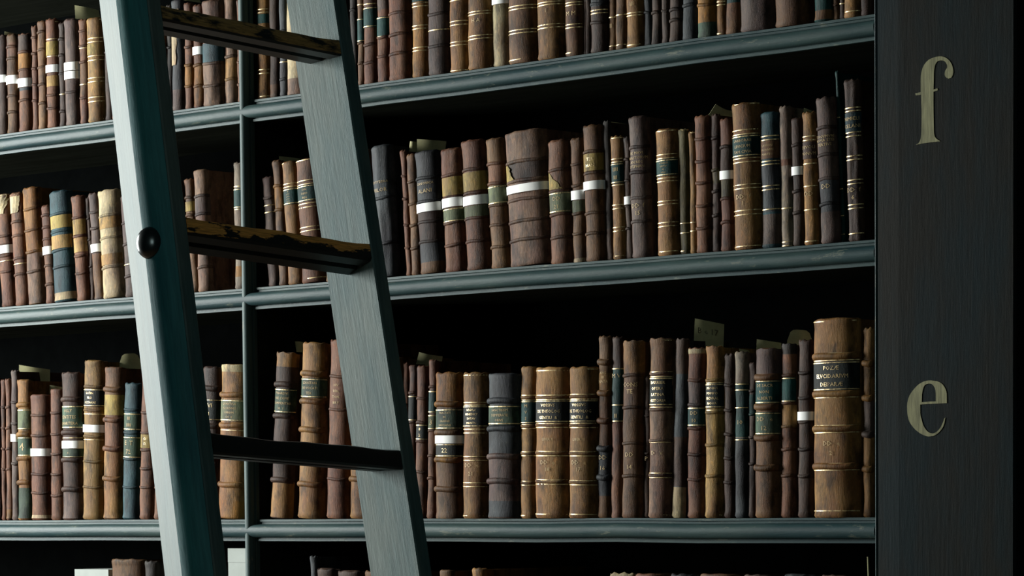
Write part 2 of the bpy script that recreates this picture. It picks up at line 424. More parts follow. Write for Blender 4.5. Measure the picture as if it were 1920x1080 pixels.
ROW_E = """
-8|-8|708|db|b 750;b 840
2|3|712|rb|b 764;b 803;b 842;b 880
12|12|711|rb|b 764;b 803;b 842;b 880;z 955 972 og
24|23|695|mv|b 755;b 795;s 814 828;b 870
37|37|713|tn|B 760;L 768 806 tg;B 815;L 820 856 gn 4|B 860;B 905;z 915 972 gn
62|63|741|rb|b 780;b 818;s 842 856;b 890;b 925;z 966 972 cr;c .4
97|98|730|rb|b 775;b 815;b 852;b 890;b 930
120|122|700|db|B 750;L 762 804 gn OSLY;SENTITES;QVARTERA|B 812;g 822;s 828 842;L 843 857 gn 4|g 857;B 863;B 918;z 925 972 mv
162|159|678|gt|g 679;b 727;L 731 764 lb LATIN;PRO;OCTAVAE|b 771;g 778;s 798 812;b 820;g 826;b 867;b 915
200|197|690|br|B 732;L 742 780 gd;B 789;B 843;B 899;z 845 972 tn;z 744 843 rb
237|232|720|bl|b 770;L 776 808 gn III;IIIII|b 813;L 820 860 gn E  T;72|b 862;b 915;z 916 972 bl
270|263|700|rb|b 775;b 813;L 816 841 gd CI;12|b 845;b 880;b 915
296|290|690|rb|b 775;b 845;b 915
320|312|685|br|B 775;B 845;B 915
352|344|690|db|B 775;B 845;B 915
384|378|690|db|B 730;L 750 790 lb OVI;III|B 800;B 860
419|413/462|686|tn|B 743;L 752 792 tg QVANTVLA;IN ORDINES;OMNVM;CO  8|B 800;g 809;B 858;B 911;z 686 700 lt;z 940 972 og
522|510/548|663|db|B 723;L 731 776 gn PINARDVI;VAE COME;COMMENTAR;H   I|B 782;B 902;z 905 972 tn;z 663 690 tn
571|562/608|645|tn|B 703;L 712 748 gn LEAVSTAN;DE VOCATI;TEX|B 755;B 808;B 910;c .3
627|615/656|640|rb|b 708;t 724 HIV;t 735 BIBL;t 746 THAL;t 757 BIRY;b 770;b 856;b 900
674|659|665|og|B 900;B 850
716|701|672|br|b 760;b 850
755|750|680|rb|b 760;b 850
769|762|685|rb|b 737;L 742 790 lb;b 792
783|778/799|687|rb|b 748;b 793;L 796 826 lb 8;2|b 828;b 886
805|800/816|675|rb|b 726;L 733 775 tl;L 778 806 tg 3|b 808;b 855;b 897
828|820|700|og|B 759;L 768 806 gn TRACTATI;IN;CASSINIE;SAN DANIE|B 812;s 818 833;L 833 858 lb 22|g 858;B 863;B 918;z 760 820 br;z 864 972 br
877|871|700|tn|g 705;g 756;g 761;L 762 802 lb REGVLA;BENEDICT;BATAV;MONTIS|g 806;g 813;g 857;g 864;t 873 DD   e;t 889 21;g 906;g 913;g 968
923|918|702|sl|B 753;L 762 798 gn SANCTISSIM;DEMPERATE;ORIVS|B 805;B 857;B 903;z 857 972 mv;z 940 970 sl
984|977|688|tn|g 742;b 746;g 751;L 752 795 tl M;V;S|g 797;b 800;g 804;g 848;b 851;g 855;g 903;b 906;g 910;g 967
1010|1006|691|tn|g 697;g 743;b 747;g 751;L 752 794 lb VOSSIVS;DE THEOLOG;GENTILI  &|g 796;b 799;g 803;t 825 LIBER II;g 848;b 851;g 856;t 868 DD   e;t 881 18;g 901;b 904;g 909;g 965
1075|1070|690|tn|g 694;g 741;b 745;g 750;L 751 793 lb VOSSIVS;DE THEOLOG;GENTILI  &|g 795;b 799;g 803;t 825 LIBER I I;g 848;b 851;g 856;t 868 DD   e;t 881 17;g 902;b 905;g 910;g 965
1125|1121|631|br|B 680;t 700 AVS;t 708 III;t 716 NATA;B 738;B 790;B 842;t 858 DD;t 878 16;B 896;z 700 740 tn;z 842 930 sl
1156|1146|632|db|z 690 792 tl;g 692;t 705 M V;g 760;t 780 II;g 790;z 792 972 rb
1177|1168/1206|640|br|b 705;t 722 CONS;t 735 TE;b 765;b 832;t 853 DD;t 876 14;b 893;z 640 700 tn
1208|1206|705|db|b 780;b 850;t 860 P
1221|1218/1262|636|pk|g 640;g 699;b 702;g 708;L 709 762 lb BARRIER;OPERA;LATINA;HISTORIA|g 765;b 769;g 830;t 850 D   V;b 827;b 892;g 888;g 896;z 636 700 br;g 966
1271|1260/1284|636|sl|z 636 702 db;z 820 912 db;z 914 972 lt
1297|1290|653|rb|b 714;b 760;L 764 800 tl DD;10|b 804;b 853;b 900;z 716 760 mv;z 655 664 lt
1327|1323/1356|650|gt|g 655;b 714;g 719;L 720 766 lb MVNIVS;POMPO;SECVRAL;NOVA|g 770;b 774;b 835;b 893;g 966;z 650 710 tn
1362|1357|664|db|b 723;b 770;b 815;b 860;b 905
1379|1378/1403|660|sv|z 719 820 tl;g 721;g 732;g 765;g 825;t 792 10;z 822 972 sl
1405|1403|680|db|b 733;z 740 780 tl;b 777;b 820;b 870
1419|1418/1464|655|br|B 709;L 714 758 tl DE SACR;NON;ALBERTI|B 764;L 774 816 gn DD   e;12|B 822;B 878;z 655 702 mv
1466|1465/1492|645|rb|b 705;L 708 755 tl|b 756;b 800;b 843;b 892;z 645 665 dk;z 760 800 tn
1498|1497/1526|638|db|b 700;b 747;s 773 789;b 792;b 843;b 893
1527|1528/1614|600|tn|g 605;g 665;B 670;g 678;L 680 734 lb POZÆ;ELVCIDARIVM;DEIPARÆ|g 736;B 740;g 747;g 799;B 805;g 812;t 832 DD   e;t 850 2;g 870;B 875;g 882;g 958;c .8
1618|1618/1638|615|tn|B 682;B 747;B 815;B 880;z 750 815 mv
"""
ROW_D = """
142|142/208|1067|lt|
214|214/276|1048|br|
276|276/300|1052|dk|
429|429/466|1028|lt|
584|584/597|1042|sl|
600|600/640|1066|db|
640|640/690|1070|db|
690|690/740|1070|br|
828|828/858|1068|br|
888|888/916|1065|tn|
940|940/990|1090|br|
1000|1000/1050|1092|br|
1060|1060/1120|1090|db|
1145|1145/1190|1074|lt|
1197|1197/1255|1075|rb|
1263|1263/1310|1076|sl|
1318|1318/1390|1075|br|
1400|1400/1450|1077|mv|
1476|1476/1530|1077|sl|
1546|1546/1600|1078|db|
"""

ARC = 12
def arc(w, b, k, extra=0.):
    """points across a rounded spine; k in -1..1"""
    a = k*math.pi/2; lim = w/2-.0001
    x = max(-lim, min(lim, (w/2+extra)*math.sin(a)))
    return x, (-(b+extra)*math.cos(a)**.85 if abs(k) < .999 else min(0., -extra*.5))
def spine_pt(w, b, s, extra=0.):
    # s = arc parameter -1..1 roughly proportional to length
    return arc(w, b, max(-1, min(1, s)), extra)

def text_mesh(lines, name, parent, w, b, z0, z1, mat, frac=.96):
    """gilt lettering pressed round the spine"""
    H = z1-z0; lh = H/len(lines)
    mb = MB()
    for i, ln in enumerate(lines):
        ln = ln.rstrip()
        if not ln.strip(): continue
        c = bpy.data.curves.new('txt', 'FONT'); c.body = ln; c.align_x = 'CENTER'; c.size = 1; c.resolution_u = 1
        o = bpy.data.objects.new('txt', c); COL.objects.link(o)
        dg = bpy.context.evaluated_depsgraph_get(); oe = o.evaluated_get(dg); me = oe.to_mesh()
        vs = [v.co.copy() for v in me.vertices]; fs = [tuple(p.vertices) for p in me.polygons]
        oe.to_mesh_clear(); bpy.data.objects.remove(o); bpy.data.curves.remove(c)
        if not vs: continue
        xm = max(abs(v.x) for v in vs) or 1
        ch = min(lh*.70, H*.9); cw = min(ch*1.05, (w*.5*frac*1.3)/xm)
        base = z1-lh*(i+.5)-ch*.35
        idx = []
        for v in vs:
            s = (v.x*cw)/(w*.5*1.35)
            x, y = spine_pt(w, b, s, .0011)
            idx.append(mb.vert(x, y-.0002, base+v.y*ch))
        for f in fs: mb.face([idx[q] for q in f])
    if not mb.v: return None
    return mb.build(name, mat, parent)

def sheet(mb, w, b, z0, z1, off_, k0=-1., k1=1., m=0, n=ARC, jag=0.):
    a_, b_, c_, d_ = [], [], [], []
    for i in range(n+1):
        k = k0+(k1-k0)*i/n
        x, y = spine_pt(w, b, k, off_); xi, yi = spine_pt(w, b, k, off_-.0008)
        j = random.uniform(-jag, jag)
        a_.append(mb.vert(x, y, z0+j)); b_.append(mb.vert(x, y, z1+j*.5))
        c_.append(mb.vert(xi, yi, z0+j)); d_.append(mb.vert(xi, yi, z1+j*.5))
    for i in range(n):
        mb.face((a_[i], a_[i+1], b_[i+1], b_[i]), m)
        mb.face((c_[i], d_[i], d_[i+1], c_[i+1]), m)
        mb.face((a_[i], c_[i], c_[i+1], a_[i+1]), m); mb.face((b_[i], b_[i+1], d_[i+1], d_[i]), m)
    mb.face((a_[0], b_[0], d_[0], c_[0]), m); mb.face((a_[n], c_[n], d_[n], b_[n]), m)

def jit(c, s): return tuple(max(.004, v*s) for v in c)
ORD = ['first', 'second', 'third', 'fourth', 'fifth', 'sixth', 'seventh', 'eighth', 'ninth', 'tenth', 'eleventh', 'twelfth',
       'thirteenth', 'fourteenth', 'fifteenth', 'sixteenth', 'seventeenth', 'eighteenth', 'nineteenth', 'twentieth',
       'twenty-first', 'twenty-second', 'twenty-third', 'twenty-fourth', 'twenty-fifth', 'twenty-sixth', 'twenty-seventh']
ALL = []
def make_book(row, i, B, zs, label, group, y0):
    xa, xb, w, h, feats, colr, pxl, ytop, ybot, lean = B
    base = PAL[colr]; v = .37*random.uniform(.82, 1.2); base = jit(base, v)
    root = empty('old_book', (xb+w/2, y0, zs+w/2*abs(math.sin(math.atan(lean)))), label, 'book', group, (0, math.atan(lean), 0))
    b = min(.31*w, .022)
    if colr in ('lt',) and row == 'D': b = .004
    def zz(y):                                   # picture height -> height on the book
        f = (y-ybot)/(ytop-ybot); px = pxl[1]+(pxl[0]-pxl[1])*f
        return at(px, y, y0-.3*b)[1]-zs
    zones = []; cracks = []
    for f in feats:
        if f[0] == 'z': zones.append((zz(f[2]), zz(f[1]), jit(PAL[f[3]], v)))
        if f[0] == 'c': cracks.append(f[1])
    gl = sorted(zz(f[1]) for f in feats if f[0] == 'g')
    def tint(z):
        c = base
        for a, q, cc in zones:
            if a <= z <= q: c = cc
        return c
    # spine rows
    zr = set([0, .004, .012, h-.012, h-.005, h-.0015, h])
    for a, q, _ in zones:
        for t in (a-.0006, a+.0006, q-.0006, q+.0006):
            if 0 < t < h: zr.add(t)
    nn = max(8, int(h/.016))
    for k in range(1, nn): zr.add(h*k/nn)
    zr = sorted(zr)
    mb = MB(); rows = []
    ph = [random.uniform(0, 6.28) for _ in range(4)]
    rag = random.uniform(.0004, .0022)
    for z in zr:
        r = []
        # slight swell at head and tail caps
        cap = .0012*max(0, 1-abs(z-.004)/.006)+.0014*max(0, 1-abs(z-(h-.006))/.008)
        pinch = -.003 if (z >= h-.0001 or z <= .0001) else 0
        for k in range(ARC+1):
            s = -1+2*k/ARC
            wob = .0006*math.sin(z*40+ph[0]+s*2)+.0004*math.sin(z*95+ph[1]-s*3)
            for cpos in cracks:
                d_ = abs((s+1)/2-cpos-.03*math.sin(z*30+ph[2]))
                if d_ < .06: wob -= .0016
            x, y = spine_pt(w, b, s, cap+wob+pinch*.6)
            if abs(s) == 1: x = math.copysign(w/2, s); y = 0
            zt = z
            if z >= h-.002: zt = z+rag*math.sin(k*1.7+ph[3])-.002*abs(s)**3
            r.append(mb.vert(x, y, max(0, zt), tint(z)))
        rows.append(r)
    for a, q in zip(rows, rows[1:]):
        for k in range(ARC): mb.face((a[k], a[k+1], q[k+1], q[k]), 0)
    mb.face(rows[-1]); mb.face(rows[0][::-1])
    for g in gl:                                 # gilt rules tooled into the leather
        if .002 < g < h-.002: sheet(mb, w, b, g-.0009, g+.0009, .0009, -.97, .9, 1, jag=.0001)
    mb.build('spine', [LEA, GILT], root, smooth=math.radians(50))
    # cover boards and page block
    dep = min(.29, max(.10, h*.66)); bt = min(.003, w*.18)
    cv = MB(); cc = jit(base, .8); cv.tint = cc
    for sx in (-1, 1):
        xo, xi = sx*w/2, sx*(w/2-bt)
        cv.box(min(xo, xi), max(xo, xi), .0003, dep, .0, h-.003)
    cv.build('cover', LEA, root)
    pb = MB(); pb.box(-w/2+bt, w/2-bt, .001, dep-.004, .003, h-.007); pb.build('page_block', PAGES, root)
    bands = [(zz(f[1]), f[0]) for f in feats if f[0] in 'bB']
    for z, kind in bands:
        if not .006 < z < h-.006: continue
        hh, pr = (.0036, .0016) if kind == 'b' else (.0062, .0046)
        if w < .02 and kind == 'b': hh, pr = .003, .0014
        if w < .02 and kind == 'B': hh, pr = .005, .003
        bm = MB(); bm.tint = jit(tint(z), .62 if kind == 'b' else .9)
        rings = []
        for k in range(ARC+1):
            s = -1+2*k/ARC; tilt = .0008*math.sin(ph[0]+k*.8)
            ring = []
            for q in range(7):
                a = math.pi*q/6
                x, y = spine_pt(w, b, s*.995, -.0012+(pr+.0012)*math.sin(a)+.0005)
                ring.append((x, y, z+tilt-hh*math.cos(a)))
            rings.append(ring)
        bm.loft(rings)
        bm.build('raised_band', LEA, root, smooth=math.radians(60))
    for f in feats:
        if f[0] == 'L':
            zt, zb = zz(f[1]), zz(f[2]); zt = min(zt, h-.004); zb = max(zb, .004)
            lm = MB(); lm.tint = jit(PAL[f[3]], v*1.15)
            k1 = .93
            sheet(lm, w, b, zb, zt, .0010, -.98, k1, 0, jag=.0003)
            lo = lm.build('title_label', LEA, root, smooth=math.radians(60))
            if f[3] != colr: lo['label'] = CNAME[f[3]]+' label panel'
            if f[3] in ('gn', 'tg', 'tl', 'lb') and zt-zb > .025:
                for zc in (zt-.0022, zb+.0022):
                    em = MB(); sheet(em, w, b, zc-.0008, zc+.0008, .0016, -.96, k1-.04)
                    em.build('gilt_rule', GILT, lo)
            if f[4] and w > .012:
                text_mesh(f[4].split(';'), 'gilt_lettering', lo, w, b, zb+.004, zt-.004, GILT if f[3] in ('gd', 'og', 'lb') else DIM)
        elif f[0] == 't' and w > .012:
            z = zz(f[1]); hs = .0052 if len(f[2]) > 6 or sum(q[0] == 't' and abs(q[1]-f[1]) < 11.5 for q in feats) > 1 else .0080; text_mesh([f[2]], 'gilt_lettering', root, w, b, z-hs, z+hs, DIM, .8)
        elif f[0] == 'P':                        # remnant of a torn label: slanting ragged right edge
            zt, zb = min(zz(f[1]), h-.001), zz(f[2]); pm = MB(); pm.tint = jit(PAL[f[3]], v*1.15); nr = 8
            G = []
            for j in range(nr+1):
                t = j/nr; ke = f[5]+(f[4]-f[5])*t+random.uniform(-.06, .06); z = zb+(zt-zb)*t; r_ = []
                for k in range(7):
                    s = -.98+(ke+.98)*k/6; x, y = spine_pt(w, b, s, .0012); r_.append(pm.vert(x, y, z))
                for k in range(6, -1, -1):
                    s = -.98+(ke+.98)*k/6; x, y = spine_pt(w, b, s, .0002); r_.append(pm.vert(x, y, z))
                G.append(r_)
            for a, q in zip(G, G[1:]):
                for k in range(14): pm.face((a[k], a[(k+1) % 14], q[(k+1) % 14], q[k]))
            pm.face(G[0][::-1]); pm.face(G[-1])
            lo = pm.build('torn_label', LEA, root); lo['label'] = 'torn '+CNAME[f[3]]+' label remnant'
        elif f[0] == 's':
            zt, zb = zz(f[1]), zz(f[2]); zt = min(zt, h-.001)
            pm = MB(); ins = dep*.9; o_ = .0028
            pr = [(-w/2-.0005, ins), (-w/2-.0005, .002)] + [spine_pt(w, b, -1+2*k/ARC, o_) for k in range(1, ARC)] + [(w/2+.0005, .002), (w/2+.0005, ins)]
            pi = [(-w/2-.0001, ins), (-w/2-.0001, .002)] + [spine_pt(w, b, -1+2*k/ARC, o_-.0006) for k in range(1, ARC)] + [(w/2+.0001, .002), (w/2+.0001, ins)]
            sk = random.uniform(-.0015, .0015)
            ring = lambda z: [(x, y, z+sk*i_/len(pr)) for i_, (x, y) in enumerate(pr)] + [(x, y, z) for x, y in pi[::-1]]
            pm.loft([ring(zb), ring(zt)])
            po = pm.build('paper_band', PAPER, root, smooth=math.radians(50)); po['label'] = 'white paper band'
    return root

def make_box(X, w, h, zs, label, group, y0):
    root = empty('archive_box', (X+w/2, y0-.004, zs), label, 'box', group)
    m = MB(); c = .002
    m.loft([[(-w/2+c, 0, z), (w/2-c, 0, z), (w/2, c, z), (w/2, .2, z), (-w/2, .2, z), (-w/2, c, z)] for z in (0, h-.012)])
    m.build('box_body', CARDW, root)
    m = MB(); o = .0008
    m.loft([[(-w/2+c, -o, z), (w/2-c, -o, z), (w/2+o, c, z), (w/2+o, .2+o, z), (-w/2-o, .2+o, z), (-w/2-o, c, z)] for z in (h-.030, h-.002, h)])
    m.build('box_lid', CARDW, root)
def parse(txt):
    out = []
    for ln in txt.strip().splitlines():
        p = ln.split('|', 4); xa = float(p[0]); q = p[1].split('/')
        xr = None
        xb = q[0]
        if len(q) > 1: xr = float(q[1])
        elif row_is_upright_with_end(q[0], xa): xr = float(q[0]); xb = '-'
        feats = []
        for seg in (p[4] if len(p) > 4 else '').split('|'):
            parts = seg.split(';'); i = 0
            while i < len(parts):
                t = parts[i].strip()
                if not t: i += 1; continue
                k = t.split(' ')
                if k[0] == 'L' and len(k) > 4:            # label text runs to the end of this segment
                    feats.append(('L', float(k[1]), float(k[2]), k[3], ';'.join([t.split(' ', 4)[4]]+parts[i+1:]))); break
                if k[0] == 'L': feats.append(('L', float(k[1]), float(k[2]), k[3], ''))
                elif k[0] == 'P': feats.append(('P', float(k[1]), float(k[2]), k[3], float(k[4]), float(k[5])))
                elif k[0] == 't': feats.append(('t', float(k[1]), t.split(' ', 2)[2]))
                elif k[0] == 'z': feats.append(('z', float(k[1]), float(k[2]), k[3]))
                elif k[0] == 's': feats.append(('s', float(k[1]), float(k[2])))
                elif k[0] == 'c': feats.append(('c', float(k[1])))
                else: feats.append((k[0], float(k[1])))
                i += 1
        out.append([xa, xb, xr, p[2], p[3], feats])
    return out
def row_is_upright_with_end(s, xa):
    return s not in '-' and abs(float(s)-xa) > 13.5 and float(s) > xa
def pxy(X, Y, Z):
    d = Vector((X, Y, Z))-CAM; z = d.dot(FW)
    return PPX+F_PX*d.dot(RT)/z, PPY-F_PX*d.dot(UP)/z
SHELF = {'G': ('top shelf', ZG, 'old leather books on the top shelf'),
         'F': ('letter f shelf', ZF, 'old leather books on the shelf beside the letter f'),
         'E': ('letter e shelf', ZE, 'old leather books on the shelf beside the letter e'),
         'D': ('lowest shelf', ZD, 'books on the lowest shelf')}
RAIL = {'G': (205, 320, 560, 675), 'F': (235, 350, 590, 715), 'E': (290, 400, 655, 785), 'D': (305, 425, 690, 805)}
def row(name, txt, y0=.011):
    sname, zs, grp = SHELF[name]
    P = parse(txt); recs = []
    for i, (xa, xb, xr, top, colr, feats) in enumerate(P):
        if name == 'D':
            X, _ = at(xa, float(top), y0); X2, _ = at(xr, float(top), y0); zt = at(xa, float(top), y0)[1]
            recs.append([X, X, (X2-X)-.0015, zt-zs, feats, colr, (xa, xa), float(top), float(top)+400, 0., xa]); continue
        # foot of the book on the shelf
        def foot(px):
            y = 700.
            for _ in range(8):
                X_, Z_ = at(px, y, y0-.004); y = pxy(X_, y0-.004, zs)[1]
            return X_, y
        if top == 'T':
            X, yb = foot(xa); hgt = random.uniform(.245, .295); tp = pxy(X, y0, zs+hgt)
            Xb = Xt = X; pxl = (tp[0], xa); ytop = tp[1]; ybot = yb
        else:
            ytop = float(top); Xt, Zt = at(xa, ytop, y0-.004); hgt = Zt-zs
            if xb == '-': Xb = Xt; ybot = pxy(Xb, y0, zs)[1]; pxl = (xa, pxy(Xb, y0, zs)[0])
            else: Xb, ybot = foot(float(xb)); pxl = (xa, float(xb))
        recs.append([Xt, Xb, None, hgt, feats, colr, pxl, ytop, ybot, (Xt-Xb)/hgt, xa, xr])
    n_ = len(recs)
    if name != 'D':
        for i, r in enumerate(recs):
            xr = r[11]
            if xr is not None:
                Xr = foot(xr)[0]
                if i+1 < n_: Xr = min(Xr, recs[i+1][1])
            elif i+1 < n_: Xr = recs[i+1][1]
            else: Xr = r[1]+.03
            r[2] = max(.006, Xr-r[1]-.0012)
            # never lean into the neighbour on the right
    # keep tops from crossing: limit the lean of each book by its right neighbour
        for i in range(n_-2, -1, -1):
            a, b_ = recs[i], recs[i+1]
            hmin = min(a[3], b_[3])
            gap = b_[1]-(a[1]+a[2])
            if a[9]*hmin > b_[9]*hmin+gap-.0012: a[9] = b_[9]+(gap-.0012)/hmin
    # labels
    la, lb, lc, ld = RAIL[name]
    seg = {}
    for i, r in enumerate(recs):
        x = r[10]+8
        s = 'A' if x < la+6 else ('hid1' if x < lb-3 else ('B' if x < 466 else ('C' if x < lc-2 else ('hid2' if x < ld-6 else 'D'))))
        seg.setdefault(s, []).append(i)
    for s, ids in seg.items():
        for j, i in enumerate(ids):
            r = recs[i]
            if s == 'A': wh = ORD[j]+' from the left edge'
            elif s == 'hid1' or s == 'hid2': wh = ORD[j]+' of those behind the '+('left' if s == 'hid1' else 'right')+' rail'
            elif s == 'B': wh = ORD[len(ids)-1-j]+' left of the upright'
            elif s == 'C': wh = ORD[j]+' right of the upright'
            else:
                wh = ORD[j]+' right of the ladder' if j < len(ids)/2 else ORD[len(ids)-1-j]+' from the right panel'
            ft = r[4]; cn = CNAME[r[5]]
            big = 'thin ' if r[2] < .020 else ('thick ' if r[2] > .058 else '')
            if any(f[0] == 's' for f in ft): fx = ' with white band'
            elif any(f[0] == 'L' and f[4] for f in ft): fx = ' with lettered label'
            elif any(f[0] == 'L' for f in ft): fx = ' with '+CNAME[[f for f in ft if f[0] == 'L'][0][3]]+' label'
            elif sum(f[0] == 'g' for f in ft) > 2: fx = ' with gilt lines'
            elif any(f[0] == 'B' for f in ft): fx = ' with heavy bands'
            else: fx = ''
            lab = big+cn+' book'+fx+', '+wh+', '+sname
            if len(lab.replace('-', ' ').split()) > 16: lab = cn+' book'+fx+', '+wh+', '+sname
            if len(lab.replace('-', ' ').split()) > 16: lab = big+cn+' book, '+wh+', '+sname
            if name == 'D' and r[5] == 'lt' and r[10] < 500:
                make_box(r[1], r[2], r[3], zs, 'pale grey archive box '+('left of the ladder' if r[10] < 300 else 'beside the upright')+', lowest shelf', 'pale boxes on the lowest shelf', y0); continue
            make_book(name, i, r[:4]+[r[4], r[5], r[6], r[7], r[8], r[9]], zs, lab, grp, y0)
            ALL.append((name, r))
            if i+1 < n_ and len(r) > 10:
                q = recs[i+1]; hm = min(r[3], q[3])
                if r[1]+r[2] > q[1]-.0003 or r[1]+r[2]+r[9]*hm > q[1]+q[9]*hm-.0003: print('CLASH', len(ALL)-1, name, i, r[10], r[1]+r[2]-q[1], r[9], q[9])
    return recs
RG = row('G', ROW_G); RF = row('F', ROW_F); RE = row('E', ROW_E); RD = row('D', ROW_D)

# ------------------------------------------------------------------ slips of paper and card standing among the books
def slip(pts, depth, label, curl=.006, mat=CARD, name='paper_slip', cat='paper', y0=.05, th=.0006, ink=None):
    """four corners (bottom left, top left, top right, bottom right) in the picture; a bent sheet with thickness"""
    P = [at(x, y, y0+depth*k) for (x, y), k in zip(pts, (0, 0, 1, 1))]
    ys = [y0, y0, y0+depth, y0+depth]
    bl, tl_, tr, br_ = [Vector((p[0], yy, p[1])) for p, yy in zip(P, ys)]
    org = (bl+br_)/2
    n = 8; mb = MB(); nrm = ((br_-bl).cross(tl_-bl)).normalized()
    F_ = []; G_ = []
    for j in range(5):
        rf = []; rg = []
        for i in range(n+1):
            u, v = i/n, j/4
            p = (bl*(1-u)+br_*u)*(1-v)+(tl_*(1-u)+tr*u)*v
            if 'ounded' in label: p.z -= .55*(tl_.z-bl.z)*abs(2*u-1)**5*v
            p = p+nrm*curl*math.sin(math.pi*u)*(.4+v)-org
            rf.append(mb.vert(*p)); q = p+nrm*th; rg.append(mb.vert(*q))
        F_.append(rf); G_.append(rg)
    for j in range(4):
        for i in range(n):
            mb.face((F_[j][i], F_[j][i+1], F_[j+1][i+1], F_[j+1][i])); mb.face((G_[j][i], G_[j+1][i], G_[j+1][i+1], G_[j][i+1]))
    for i in range(n):
        mb.face((F_[0][i], G_[0][i], G_[0][i+1], F_[0][i+1])); mb.face((F_[4][i], F_[4][i+1], G_[4][i+1], G_[4][i]))
    for j in range(4):
        mb.face((F_[j][0], F_[j+1][0], G_[j+1][0], G_[j][0])); mb.face((F_[j][n], G_[j][n], G_[j+1][n], F_[j+1][n]))
    o = mb.build(name, mat, None, org, smooth=math.radians(60))
    o['label'] = label; o['category'] = cat; o['group'] = 'paper slips standing among the books'
    return o
# written after the first look: each slip rises from between two books
SLIPS = [
 ([(142, 44), (140, 10), (185, 19), (190, 44)], .035, 'grey green paper slip above books left of the ladder, top shelf'),
 ([(8, 70), (9, 59), (34, 64), (36, 70)], .03, 'small dull paper slip near the left edge, top shelf'),
 ([(330, 10), (340, -2), (372, -6), (380, 12)], .03, 'crumpled grey paper between the ladder rails, top shelf'),
 ([(766, 292), (769, 265), (784, 266), (784, 292)], .01, 'narrow olive paper slip right of the ladder, letter f shelf'),
 ([(782, 296), (782, 261), (837, 265), (833, 296)], .03, 'broad olive card above slate book, letter f shelf'),
 ([(1324, 222), (1342, 195), (1376, 208), (1376, 224)], .04, 'folded olive paper slip peaked like a roof, letter f shelf'),
 ([(1134, 240), (1135, 227), (1176, 233), (1176, 243)], .04, 'rolled olive paper slip right of centre, letter f shelf'),
 ([(1504, 214), (1508, 202), (1532, 210), (1532, 216)], .03, 'small dim paper slip beside mauve book, letter f shelf'),
 ([(92, 378), (92, 361), (134, 365), (136, 378)], .03, 'grey paper slip above blue book, letter f shelf'),
 ([(524, 306), (523, 293), (570, 299), (570, 308)], .03, 'dull paper slip right of the upright, letter f shelf'),
 ([(35, 716), (36, 684), (94, 693), (94, 716)], .04, 'olive card near the left edge, letter e shelf'),
 ([(93, 738), (93, 722), (120, 726), (120, 738)], .02, 'small ochre card between brown books, letter e shelf'),
 ([(224, 694), (224, 664), (264, 662), (264, 694)], .03, 'rounded olive card beside left ladder rail, letter e shelf'),
 ([(778, 690), (786, 660), (830, 668), (828, 684)], .03, 'olive card above thin books right of ladder, letter e shelf'),
 ([(1300, 660), (1303, 597), (1358, 608), (1356, 660)], .035, 'tall olive card with faint writing, letter e shelf'),
 ([(1372, 672), (1373, 652), (1405, 657), (1408, 672)], .03, 'low green card above thin dark book, letter e shelf'),
 ([(1418, 662), (1419, 636), (1465, 643), (1465, 662)], .03, 'olive green card above banded book, letter e shelf'),
 ([(1475, 656), (1476, 617), (1524, 620), (1524, 650)], .03, 'rounded parchment slip left of thickest book, letter e shelf'),
 ([(556, 660), (553, 640), (578, 645), (578, 662)], .02, 'dark curled paper slip right of the upright, letter e shelf'),
]
for pts, dp, lb_ in SLIPS:
    o = slip(pts, dp, lb_, curl=.005, y0=.045)
    if 'writing' in lb_:
        c = bpy.data.curves.new('txt', 'FONT'); c.body = 'B e 17'; c.size = .015; c.resolution_u = 1; c.align_x = 'CENTER'
        t = bpy.data.objects.new('txt', c); COL.objects.link(t)
        me = t.evaluated_get(bpy.context.evaluated_depsgraph_get()).to_mesh()
        mb = MB(); e1 = Vector((o.data.vertices[8].co-o.data.vertices[0].co)); e1.z = 0; e1.normalize()
        e2 = e1.cross(Vector((0, 0, 1)))
        zt = max(v.co.z for v in o.data.vertices)
        for v in me.vertices:
            u = v.co.x; q = e1*u+e2*(.0015+.006)+Vector((0, 0, zt-.030+v.co.y-u*.15)); mb.vert(*q)
        for p in me.polygons: mb.face(p.vertices)
        bpy.data.objects.remove(t)
        w_ = mb.build('faint_writing', INK, o); w_['label'] = 'faint pencil writing'
# slender stick leaning in the lower right corner of the case
p0 = at(1627, 1044, .02); p1 = at(1638, 1100, .02)
mb = MB(); r = .0016
a = Vector((p0[0], .02, p0[1])); d = Vector((p1[0], .02, p1[1]))-a; b_ = a+d*((a.z-ZD-.001)/(-d.z))
b_.x = min(b_.x, -.012)
mb.loft([[(a.x*0+r*math.cos(t*math.pi/3), r*math.sin(t*math.pi/3), 0) for t in range(6)],
         [(b_.x-a.x+r*math.cos(t*math.pi/3), r*math.sin(t*math.pi/3), b_.z-a.z) for t in range(6)]])
st = mb.build('thin_stick', CARD, None, a); st['label'] = 'thin pale stick leaning in the lower right corner'; st['category'] = 'stick'

# ------------------------------------------------------------------ ladder
LU = Vector((0.04456421, 0.99721064, -0.05987455)); LV = Vector((-0.24653204, 0.06905813, 0.96667105)); LN = LU.cross(LV)
LP = Vector((-0.60454994, -0.96721014, 0.45394324+ZB))
LD, LTP, LW, LTH, LS = .3936, .0138, .1212, .029, .3619
lad = empty('library_ladder', LP, 'worn teal painted wooden library ladder leaning before the bookshelves', 'ladder')
ML = Matrix((LU, LV, LN)).transposed()       # columns: rung axis, rail axis, front
